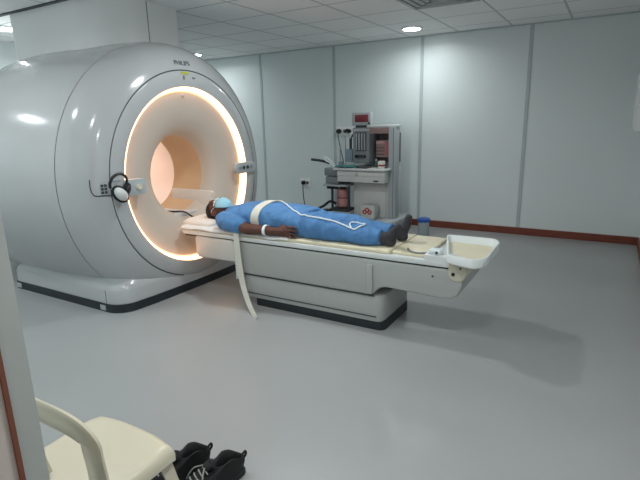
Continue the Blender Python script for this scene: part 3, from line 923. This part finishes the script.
# ------------------------------------------------------------------ anaesthesia machine
an = thing('anaesthesia_machine', 'grey anaesthesia machine with drawer and monitor by the back wall', 'medical machine', (-2.6, 5.75, 0))
b = bmesh.new()
prism(b, [(-3.0, 5.42), (-2.30, 5.36), (-2.18, 5.44), (-2.17, 5.98), (-3.0, 6.02)], 0.075, 0.185, 0.02, 3); link('plinth', b, M['silver'], an)
for x, y in ((-2.93, 5.5), (-2.26, 5.46), (-2.25, 5.92), (-2.93, 5.95)):
    b = bmesh.new(); cyl(b, (x - 0.02, y, 0.045), (x + 0.02, y, 0.045), 0.045, 16); cyl(b, (x, y, 0.045), (x, y, 0.09), 0.014, 8)
    link('caster', b, M['black'], an)
b = bmesh.new(); box(b, -2.82, -2.37, 5.60, 6.0, 0.18, 0.63, 0.008); cab = link('lower_cabinet', b, M['white'], an)
b = bmesh.new(); box(b, -2.36, -2.315, 5.58, 6.0, 0.18, 0.80, 0.004); link('side_post', b, M['white'], an)
b = bmesh.new(); box(b, -2.325, -2.23, 5.55, 5.68, 0.18, 1.31, 0.012, 2); link('side_panel', b, M['silver'], an)
b = bmesh.new(); box(b, -2.262, -2.254, 5.545, 5.556, 0.20, 1.29); link('side_stripe', b, mat('stripe_blue', '6d8a96', 0.4), an, False)
b = bmesh.new(); box(b, -2.82, -2.36, 5.93, 6.02, 0.60, 1.30, 0.006); link('back_panel', b, M['silver'], an)
b = bmesh.new(); prism(b, [(-2.62, 5.56), (-2.225, 5.56), (-2.225, 5.69), (-2.36, 5.98), (-2.62, 5.98)], 1.295, 1.325, 0.006); link('top_shelf', b, M['white'], an)
b = bmesh.new(); box(b, -2.59, -2.32, 5.57, 5.60, 1.225, 1.295, 0.004); link('header_bar', b, M['pinkpanel'], an)
# recess on the right with the vaporiser
b = bmesh.new(); box(b, -2.585, -2.315, 5.86, 5.935, 0.86, 1.225); link('recess_back', b, mat('recess_brown', '6f6462', 0.6), an, False)
b = bmesh.new(); box(b, -2.55, -2.36, 5.68, 5.85, 0.93, 1.14, 0.015); vp = link('vaporizer', b, M['pinkpanel'], an)
b = bmesh.new(); box(b, -2.41, -2.365, 5.668, 5.685, 0.95, 1.12, 0.004); link('vaporizer_scale', b, mat('dull_pink', 'c06f74', 0.5), vp)
b = bmesh.new(); box(b, -2.54, -2.43, 5.672, 5.684, 1.10, 1.13, 0.003); link('vaporizer_strip', b, mat('pale_pink', 'd8b0ae', 0.5), vp)
for k in range(3):
    b = bmesh.new(); box(b, -2.54, -2.43, 5.674, 5.682, 0.965 + 0.04 * k, 0.972 + 0.04 * k); link('vaporizer_line', b, M['dark'], vp, False)
# flowmeter column
b = bmesh.new(); box(b, -2.83, -2.60, 5.60, 5.94, 0.86, 1.30, 0.010); fl = link('flowmeter_column', b, mat('column_grey', '8f959a', 0.45), an)
b = bmesh.new(); box(b, -2.79, -2.64, 5.588, 5.602, 1.01, 1.24, 0.003); link('flowmeter_panel', b, M['dark'], fl)
for k in range(4):
    b = bmesh.new(); x = -2.77 + 0.037 * k; cyl(b, (x, 5.585, 1.02), (x, 5.585, 1.23), 0.010, 10); link('flow_tube', b, M['silver'], fl)
for k in range(3):
    b = bmesh.new(); x = -2.765 + 0.05 * k; cyl(b, (x, 5.60, 0.945), (x, 5.56, 0.945), 0.019, 14); link('flow_knob', b, M['dark'] if k else M['black'], fl)
b = bmesh.new(); box(b, -2.83, -2.60, 5.592, 5.60, 1.255, 1.285, 0.002); link('column_stripe', b, M['silver'], fl)
# monitor on top
b = bmesh.new(); box(b, -2.845, -2.585, 5.60, 5.69, 1.325, 1.485, 0.012); mo = link('monitor', b, M['silver'], an)
b = bmesh.new(); box(b, -2.795, -2.615, 5.592, 5.602, 1.365, 1.455, 0.003); link('screen', b, M['screen'], mo)
b = bmesh.new(); cyl(b, (-2.60, 5.601, 1.35), (-2.60, 5.585, 1.35), 0.012, 12); link('monitor_knob', b, M['black'], mo)
b = bmesh.new(); box(b, -2.80, -2.62, 5.62, 5.68, 1.297, 1.327, 0.003); link('monitor_foot', b, M['dark'], mo)
# worktop and drawer
b = bmesh.new(); prism(b, [(-3.0, 5.37), (-2.36, 5.36), (-2.30, 5.38), (-2.275, 5.43), (-2.275, 5.545), (-2.33, 5.549), (-2.33, 5.95), (-3.0, 5.95)], 0.785, 0.81, 0.006); link('worktop', b, M['white'], an)
b = bmesh.new(); box(b, -2.955, -2.305, 5.40, 5.54, 0.64, 0.778, 0.010); dr = link('drawer', b, M['white'], an)
b = bmesh.new(); cyl(b, (-2.68, 5.40, 0.735), (-2.68, 5.375, 0.735), 0.018, 14); link('drawer_knob', b, M['beige'], dr)
b = bmesh.new(); box(b, -2.45, -2.39, 5.396, 5.402, 0.655, 0.672); link('drawer_mark', b, M['dark'], dr, False)
b = bmesh.new(); box(b, -2.955, -2.305, 5.397, 5.402, 0.715, 0.720); link('drawer_gap', b, M['silver'], dr, False)
# left breathing block with arm, canister frame and hoses
b = bmesh.new(); box(b, -3.17, -2.96, 5.45, 5.85, 0.70, 0.80, 0.010); box(b, -3.16, -2.97, 5.46, 5.84, 0.60, 0.69, 0.008); link('breathing_block', b, mat('block_grey', '858c8e', 0.45), an)
b = bmesh.new(); box(b, -3.20, -2.86, 5.46, 5.86, 0.565, 0.59, 0.006); link('side_shelf', b, M['silver'], an)
b = bmesh.new(); box(b, -3.17, -3.02, 5.50, 5.56, 0.525, 0.56, 0.008); box(b, -2.98, -2.90, 5.50, 5.58, 0.535, 0.565, 0.01); link('canister_clamp', b, M['black'], an)
b = bmesh.new(); lathe(b, [(0.072, 0), (0.078, 0.01), (0.078, 0.115), (0.074, 0.12), (0.078, 0.125), (0.078, 0.23), (0.06, 0.24)], (-2.99, 5.62, 0.285), 20); cn = link('absorber_canister', b, M['pink'], an); tag(cn, 'pink canister of absorbent granules')
b = bmesh.new(); lathe(b, [(0.080, 0), (0.080, 0.014)], (-2.99, 5.62, 0.398), 20); link('canister_band', b, mat('band_maroon', '7b4a4a', 0.5), cn)
b = bmesh.new()
for x, y in ((-3.105, 5.54), (-2.86, 5.54)):
    box(b, x - 0.012, x + 0.012, y - 0.012, y + 0.012, 0.19, 0.57)
box(b, -3.12, -2.85, 5.50, 5.72, 0.245, 0.27); link('canister_frame', b, M['dark'], an, False)
b = bmesh.new(); box(b, -3.12, -2.82, 5.48, 5.9, 0.18, 0.235, 0.01); link('lower_shelf', b, M['silver'], an)
b = bmesh.new(); tube(b, [(-3.12, 5.50, 0.86), (-3.20, 5.48, 0.885), (-3.30, 5.46, 0.90), (-3.36, 5.45, 0.905)], 0.017, 8); link('breathing_arm', b, M['dark'], an)
b = bmesh.new(); tube(b, [(-3.06, 5.52, 0.80), (-3.10, 5.50, 0.86), (-3.16, 5.48, 0.895), (-3.18, 5.47, 0.94), (-3.12, 5.50, 0.90), (-3.05, 5.52, 0.82)], 0.013, 8); link('breathing_hose', b, M['maskw'], an)
b = bmesh.new(); tube(b, [(-3.05, 5.54, 0.33), (-3.12, 5.50, 0.36), (-3.22, 5.48, 0.29), (-3.36, 5.47, 0.235)], 0.017, 8); tube(b, [(-3.02, 5.54, 0.27), (-3.15, 5.49, 0.24), (-3.24, 5.47, 0.24)], 0.014, 8); link('corrugated_hose', b, M['cable'], an)
b = bmesh.new(); tube(b, [(-3.05, 5.60, 0.20), (-3.16, 5.52, 0.26), (-3.26, 5.50, 0.21), (-3.34, 5.49, 0.14)], 0.010, 8); link('grey_hose', b, M['silver'], an)
b = bmesh.new(); cyl(b, (-3.12, 5.80, 0.80), (-3.12, 5.80, 1.05), 0.008, 8); cyl(b, (-3.06, 5.84, 0.80), (-3.06, 5.84, 1.18), 0.008, 8); link('pole', b, M['metal'], an)
b = bmesh.new(); box(b, -2.96, -2.85, 5.62, 5.78, 0.87, 1.03, 0.01); cs = link('suction_regulator', b, M['glassblue'], an)
b = bmesh.new(); cyl(b, (-2.91, 5.70, 1.03), (-2.91, 5.70, 1.16), 0.018, 12); tube(b, [(-2.91, 5.70, 1.15), (-2.90, 5.76, 1.22), (-2.96, 5.9, 1.22)], 0.010, 6); link('gas_pipe', b, M['dark'], cs)
b = bmesh.new(); lathe(b, [(0.035, 0), (0.04, 0.05), (0.03, 0.07)], (-3.03, 5.66, 0.80), 16); link('valve_dome', b, M['glassblue'], an)

# objects lying on the machine
b = bmesh.new()
for i in range(13):
    pass
bmesh.ops.create_grid(b, x_segments=16, y_segments=10, size=0.5)
for v in b.verts:
    x, y = v.co.x, v.co.y
    v.co = Vector((-2.86 + x * 0.26 + 0.01 * noise.noise(Vector((x * 5, y * 5, 0))), 5.48 + y * 0.16, 0.834 + 0.016 * noise.noise(Vector((x * 6, y * 6, 3)))))
o = link('folded_cloth', b, M['teal'], None); md = o.modifiers.new('t', 'SOLIDIFY'); md.thickness = 0.01
tag(o, 'crumpled teal cloth on the left of the machine worktop', 'cloth')
b = bmesh.new(); box(b, -2.70, -2.55, 5.42, 5.56, 0.811, 0.83, 0.004)
o = link('instrument_tray', b, M['dark'], None); tag(o, 'flat dark tray in the middle of the machine worktop', 'tray')
t = thing('bottle', 'small green bottle standing on the machine worktop', 'bottle', (-2.53, 5.66, 0.811))
b = bmesh.new(); lathe(b, [(0.02, 0), (0.022, 0.05), (0.01, 0.075)], (-2.53, 5.66, 0.811), 14); link('bottle_body', b, mat('green_glass', '3f6f64', 0.3), t)
b = bmesh.new(); lathe(b, [(0.011, 0), (0.011, 0.02)], (-2.53, 5.66, 0.886), 12); link('bottle_cap', b, M['maskw'], t)
t = thing('jar', 'white jar with a red stripe on the right of the worktop', 'jar', (-2.39, 5.50, 0.811))
b = bmesh.new(); lathe(b, [(0.04, 0), (0.045, 0.008), (0.045, 0.08), (0.04, 0.09)], (-2.39, 5.50, 0.811), 18); link('jar_body', b, mat('jar_white', 'e8e4dc', 0.4), t)
b = bmesh.new(); lathe(b, [(0.046, 0), (0.046, 0.02)], (-2.39, 5.50, 0.84), 18); link('jar_label', b, M['red'], t)
# sharps bin
t = thing('sharps_bin', 'white sharps bin with a red mark on the machine plinth', 'bin', (-2.53, 5.49, 0.185))
b = bmesh.new(); prism(b, [(-2.63, 0.186), (-2.45, 0.186), (-2.44, 0.33), (-2.45, 0.36), (-2.63, 0.36), (-2.64, 0.33)], 5.41, 5.56, 0.012, 2, 'y'); link('bin_body', b, mat('bin_white', 'cfd2d1', 0.45), t)
b = bmesh.new()
for (cx, cz) in ((-2.573, 0.275), (-2.507, 0.275), (-2.54, 0.30)):
    ring = [Vector((cx + 0.022 * math.cos(a), 5.407, cz + 0.022 * math.sin(a))) for a in [2 * PI * i / 16 for i in range(16)]]
    sweep(b, ring, circ(0.009, 6), True)
link('bin_mark', b, mat('bin_orange', 'b8462c', 0.5), t)

# water container with a blue lid
t = thing('container', 'clear container with a blue lid on the floor by the skirting', 'container', (-1.88, 5.62, 0))
b = bmesh.new(); lathe(b, [(0.06, 0), (0.066, 0.01), (0.068, 0.15), (0.06, 0.17)], (-1.88, 5.62, 0), 20); link('container_body', b, M['clear'], t)
b = bmesh.new(); lathe(b, [(0.074, 0), (0.078, 0.008), (0.078, 0.036), (0.045, 0.048)], (-1.88, 5.62, 0.17), 20); link('lid', b, M['bluecap'], t)

# wall sockets with plugs
def wall_socket(x, z, w, label, plugs):
    t = thing('wall_socket', label, 'socket', (x, YB, z), 'wall sockets by the machine')
    b = bmesh.new(); box(b, x - w / 2, x + w / 2, YB - 0.012, YB + 0.002, z - 0.06, z + 0.06, 0.004); link('socket_plate', b, M['socket'], t)
    for px in plugs:
        b = bmesh.new(); cyl(b, (px, YB - 0.012, z), (px, YB - 0.015, z), 0.024, 14); link('socket_hole', b, M['dark'], t)
    return t
wall_socket(-3.90, 0.50, 0.17, 'low wall socket left of the machine with a black plug', (-3.945, -3.86))
wall_socket(-3.22, 1.245, 0.27, 'wide high wall socket just left of the machine monitor', (-3.30, -3.22, -3.14))
pc = thing('power_cord', 'black power cord hanging from the low wall socket', 'cord', (-3.90, YB - 0.02, 0.5))
b = bmesh.new(); box(b, -3.945, -3.89, YB - 0.055, YB - 0.014, 0.475, 0.53, 0.008); link('plug', b, M['black'], pc)
b = bmesh.new(); tube(b, [(-3.915, 6.09, 0.48), (-3.91, 6.08, 0.40), (-3.89, 6.06, 0.28), (-3.80, 5.98, 0.12), (-3.62, 5.80, 0.012), (-3.30, 5.70, 0.011), (-3.02, 5.80, 0.011)], 0.007, 8); link('cable', b, M['cable'], pc)
for i, (x, lab) in enumerate(((-3.30, 'round black plug, leftmost in the high wall socket'), (-3.16, 'round black plug, rightmost in the high wall socket'))):
    t = thing('wall_plug', lab, 'plug', (x, YB - 0.02, 1.245), 'plugs in the high wall socket')
    b = bmesh.new(); cyl(b, (x, YB - 0.0155, 1.245), (x, YB - 0.06, 1.245), 0.032, 16); link('plug_body', b, M['black'], t)
    b = bmesh.new()
    tube(b, [(x, YB - 0.055, 1.235), (x + 0.01, YB - 0.07, 1.15), (x + 0.06, YB - 0.10, 1.0), (x + 0.10, YB - 0.10, 0.84)], 0.006, 6); link('plug_lead', b, M['maskw'] if i else M['dark'], t)

# ------------------------------------------------------------------ plastic chair
ch = thing('plastic_chair', 'cream plastic chair beside the door jamb', 'chair', (-1.27, 0.74, 0))
b = bmesh.new()
n = 26
def seatpt(u, v):
    x, y = u, v
    # square to rounded square
    k = 1 - 0.10 * (x * x) * (y * y)
    fx = x * k; fy = y * k
    X = -1.262 + (0.190 + 0.010 * fy) * fx
    Y = 0.742 + 0.165 * fy + 0.012 * (1 - fx * fx) * (1 if fy > 0 else 0) * fy
    r = max(abs(x), abs(y))
    z = 0.428 - 0.016 * (1 - min(1, (x * x + y * y))) 
    if r > 0.86: z -= 0.022 * ((r - 0.86) / 0.14) ** 2
    if y > 0.5: z -= 0.012 * ((y - 0.5) / 0.5) ** 2
    return X, Y, z
V = {}
for L in (0, 1):
    for i in range(n + 1):
        for j in range(n + 1):
            X, Y, z = seatpt(-1 + 2 * i / n, -1 + 2 * j / n)
            edge = i in (0, n) or j in (0, n)
            V[(L, i, j)] = b.verts.new((X, Y, z - (0.0 if L else (0.028 if edge else 0.007))))
for i in range(n):
    for j in range(n):
        b.faces.new([V[(1, i + a, j + c)] for a, c in ((0, 0), (1, 0), (1, 1), (0, 1))])
        b.faces.new([V[(0, i + a, j + c)] for a, c in ((0, 0), (0, 1), (1, 1), (1, 0))])
for i in range(n):
    for j in (0, n): b.faces.new((V[(0, i, j)], V[(0, i + 1, j)], V[(1, i + 1, j)], V[(1, i, j)]))
    for k in (0, n): b.faces.new((V[(0, k, i)], V[(0, k, i + 1)], V[(1, k, i + 1)], V[(1, k, i)]))
link('seat', b, M['chair'], ch, auto=70)
BAR = [(-0.030, -0.008), (0.030, -0.008), (0.037, 0.0), (0.030, 0.010), (-0.030, 0.010), (-0.037, 0.0)]
b = bmesh.new()
path = catmull([(-1.092, 0.640, 0.405), (-1.070, 0.628, 0.50), (-1.045, 0.608, 0.59), (-1.032, 0.597, 0.638), (-1.056, 0.590, 0.664), (-1.125, 0.589, 0.673), (-1.27, 0.592, 0.670), (-1.42, 0.595, 0.684), (-1.475, 0.600, 0.678), (-1.50, 0.605, 0.65), (-1.475, 0.615, 0.55), (-1.445, 0.635, 0.405)], 6)
sweep(b, path, BAR, False, Vector((0, 1, 0.15)))
bk = link('backrest', b, M['chair'], ch, auto=50)
b = bmesh.new()
for x in (-1.31, -1.36, -1.41):
    path = catmull([(x, 0.592, 0.68), (x, 0.598, 0.58), (x, 0.625, 0.43)], 6)
    sweep(b, path, [(-0.016, -0.004), (0.016, -0.004), (0.016, 0.004), (-0.016, 0.004)], False, Vector((0, 1, 0.1)))
link('backrest_slat', b, M['chair'], bk, auto=50)
for (p0, p1) in (((-1.098, 0.868, 0.415), (-1.066, 0.95, 0.0)), ((-1.432, 0.868, 0.415), (-1.468, 0.95, 0.0)), ((-1.10, 0.62, 0.415), (-1.06, 0.535, 0.0)), ((-1.43, 0.62, 0.415), (-1.47, 0.535, 0.0))):
    b = bmesh.new()
    p0, p1 = Vector(p0), Vector(p1)
    m1 = p0 * 0.5 + p1 * 0.5
    sgn = 1 if p0.x > -1.26 else -1; sy = 1 if p0.y > 0.74 else -1
    L = [(-0.004, 0.004), (0.034, 0.004), (0.036, 0.0), (0.034, -0.004), (0.002, -0.004), (0.002, -0.034), (-0.004, -0.034)]
    prof = [(a * 1, c * 1) for a, c in L]
    rings = []
    for t in (0, 0.25, 0.5, 0.75, 1):
        c = p0.lerp(p1, t); k = 1.15 - 0.35 * t
        rings.append([b.verts.new((c.x - sgn * a * k, c.y + sy * cc * k, c.z)) for a, cc in prof])
    for A, B in zip(rings, rings[1:]):
        for j in range(len(prof)): b.faces.new((A[j], A[(j + 1) % len(prof)], B[(j + 1) % len(prof)], B[j]))
    b.faces.new(rings[0]); b.faces.new(rings[-1][::-1])
    link('leg', b, M['chair'], ch, auto=50)

# ------------------------------------------------------------------ shoes
def shoe(name, label, loc, rotz, dark_lace):
    """sneaker, toe along +X of its own frame"""
    t = thing(name, label, 'shoe', loc, 'pair of black sneakers')
    W = Matrix.Translation(loc) @ Matrix.Rotation(rotz, 4, 'Z')
    def put(bm):
        for v in bm.verts: v.co = W @ v.co
    L = 0.28
    def outline(s, zc=1.0):
        pts = []
        for i in range(28):
            a = 2 * PI * i / 28
            x = 0.14 * math.cos(a); y = math.sin(a)
            w = 0.036 + 0.014 * max(0, math.sin((x + 0.14) / 0.28 * PI * 0.9)) + (0.006 if x > 0.03 else 0)
            pts.append((x * s, y * w * s))
        return pts
    bm = bmesh.new(); prism(bm, outline(1.0), 0.0, 0.026, 0.004, 2); put(bm); link('sole', bm, M['sole'], t)
    bm = bmesh.new()
    rings = []
    for (z, s, cut) in ((0.022, 0.97, 0), (0.045, 0.95, 0), (0.062, 0.86, 0.02), (0.078, 0.72, 0.06), (0.09, 0.55, 0.075), (0.098, 0.46, 0.08)):
        R = []
        for x, y in outline(1.0):
            xx = x * s - (cut if cut else 0) * 0.9 * 1.0 + 0.0
            top = z + (0.012 * math.cos((x / 0.14) * PI) if z > 0.06 else 0)
            R.append(bm.verts.new((max(xx, -0.136), y * (0.96 if z < 0.05 else 0.86 if z < 0.07 else 0.74), top)))
        rings.append(R)
    # collar opening folds inward
    inner = [bm.verts.new((v.co.x * 0.86 - 0.011, v.co.y * 0.72, v.co.z - 0.004)) for v in rings[-1]]
    deep = [bm.verts.new((v.co.x * 0.86 - 0.011, v.co.y * 0.68, 0.05)) for v in rings[-1]]
    rings += [inner, deep]
    for A, B in zip(rings, rings[1:]):
        for j in range(len(A)): bm.faces.new((A[j], A[(j + 1) % len(A)], B[(j + 1) % len(A)], B[j]))
    bm.faces.new(rings[0][::-1]); bm.faces.new(rings[-1])
    put(bm); up = link('upper', bm, M['shoe'], t, auto=70)
    bm = bmesh.new(); tube(bm, [(0.0, -0.022, 0.094), (0.0, 0.0, 0.112), (-0.004, 0.022, 0.094)], 0.009, 8)
    ell(bm, (0.012, 0, 0.098), (0.03, 0.024, 0.012), Matrix.Rotation(0.5, 3, 'Y')); put(bm); link('tongue', bm, M['shoe'], t)
    bm = bmesh.new()
    for k in range(4):
        x = 0.025 + 0.018 * k; z = 0.096 - 0.009 * k
        tube(bm, [(x, -0.030, z - 0.014), (x + 0.006, 0, z), (x, 0.030, z - 0.014)], 0.0032, 6)
    tube(bm, [(0.03, 0.01, 0.10), (0.05, 0.045, 0.075), (0.03, 0.07, 0.03), (0.05, 0.085, 0.006)], 0.003, 6)
    tube(bm, [(0.03, -0.01, 0.10), (0.06, -0.045, 0.075), (0.085, -0.06, 0.03)], 0.003, 6)
    put(bm); tag(link('laces', bm, M['lace'], t), 'pale grey shoelaces')
    bm = bmesh.new(); tube(bm, [(-0.136, 0.0, 0.07), (-0.146, 0, 0.085), (-0.144, 0, 0.098), (-0.132, 0, 0.09)], 0.005, 6); put(bm); link('heel_loop', bm, M['shoe'], t)
    bm = bmesh.new(); tube(bm, [(-0.11, -0.042, 0.040), (-0.04, -0.050, 0.05), (0.03, -0.053, 0.034), (0.07, -0.05, 0.03)], 0.004, 6); put(bm); link('side_stripe', bm, M['lace'], t)
shoe('sneaker', 'black sneaker on the floor, the right one of the pair', (-1.225, 1.175, 0), math.radians(-118), 0)
shoe('sneaker', 'black sneaker partly behind the cream chair leg, left of its pair', (-1.385, 1.145, 0), math.radians(-120), 0)

# ------------------------------------------------------------------ light, camera
# corridor lamp outside the open doorway, behind the camera
t = thing('corridor_lamp', 'square corridor ceiling lamp outside the doorway behind the viewer', 'ceiling light', (-0.35, -0.9, 2.38))
b = bmesh.new(); box(b, -0.65, -0.05, -1.2, -0.6, 2.375, 2.40, 0.004); link('lamp_panel', b, M['trimw'], t)
ld = bpy.data.lights.new('corridor_beam', 'AREA'); ld.shape = 'SQUARE'; ld.size = 0.55; ld.energy = 12; ld.color = (1.0, 0.86, 0.74)
lo = bpy.data.objects.new('lamp', ld); COL.objects.link(lo); lo.parent = t; lo.location = (0, 0, -0.02)
b = bmesh.new(); box(b, XL - 0.1, XR + 0.1, -2.2, 0.27, 2.40, 2.45); struct('ceiling_corridor', b, M['trimw'])
b = bmesh.new(); box(b, XL - 0.1, XR + 0.1, -2.3, -2.2, 0, 2.40); struct('wall_corridor', b, M['wall'])

w = bpy.data.worlds.new('world'); SC.world = w; w.use_nodes = True
w.node_tree.nodes['Background'].inputs['Color'].default_value = (0.75, 0.82, 0.85, 1)
w.node_tree.nodes['Background'].inputs['Strength'].default_value = 0.15

F_PX = 484.76; PITCH = 0.24126; ROLL = 0.02453; PSI = 0.53892; CAMZ = 1.39457
cam = bpy.data.cameras.new('camera'); co = bpy.data.objects.new('camera', cam); COL.objects.link(co)
cam.sensor_fit = 'HORIZONTAL'; cam.sensor_width = 36.0; cam.lens = 36.0 * F_PX / 640.0
cam.clip_start = 0.05
fw = Vector((-math.sin(PSI) * math.cos(PITCH), math.cos(PSI) * math.cos(PITCH), -math.sin(PITCH)))
rt = Vector((math.cos(PSI), math.sin(PSI), 0))
dn = fw.cross(rt)
c, s = math.cos(ROLL), math.sin(ROLL)
cx = rt * c + dn * s; cyv = dn * c - rt * s
mw = Matrix((cx, -cyv, -fw)).transposed().to_4x4(); mw.translation = Vector((0, 0, CAMZ))
co.matrix_world = mw
SC.camera = co
SC.view_settings.view_transform = 'Standard'; SC.view_settings.look = 'None'
SC.view_settings.gamma = 1.0; SC.view_settings.use_curve_mapping = False
SC.view_settings.exposure = 0.12
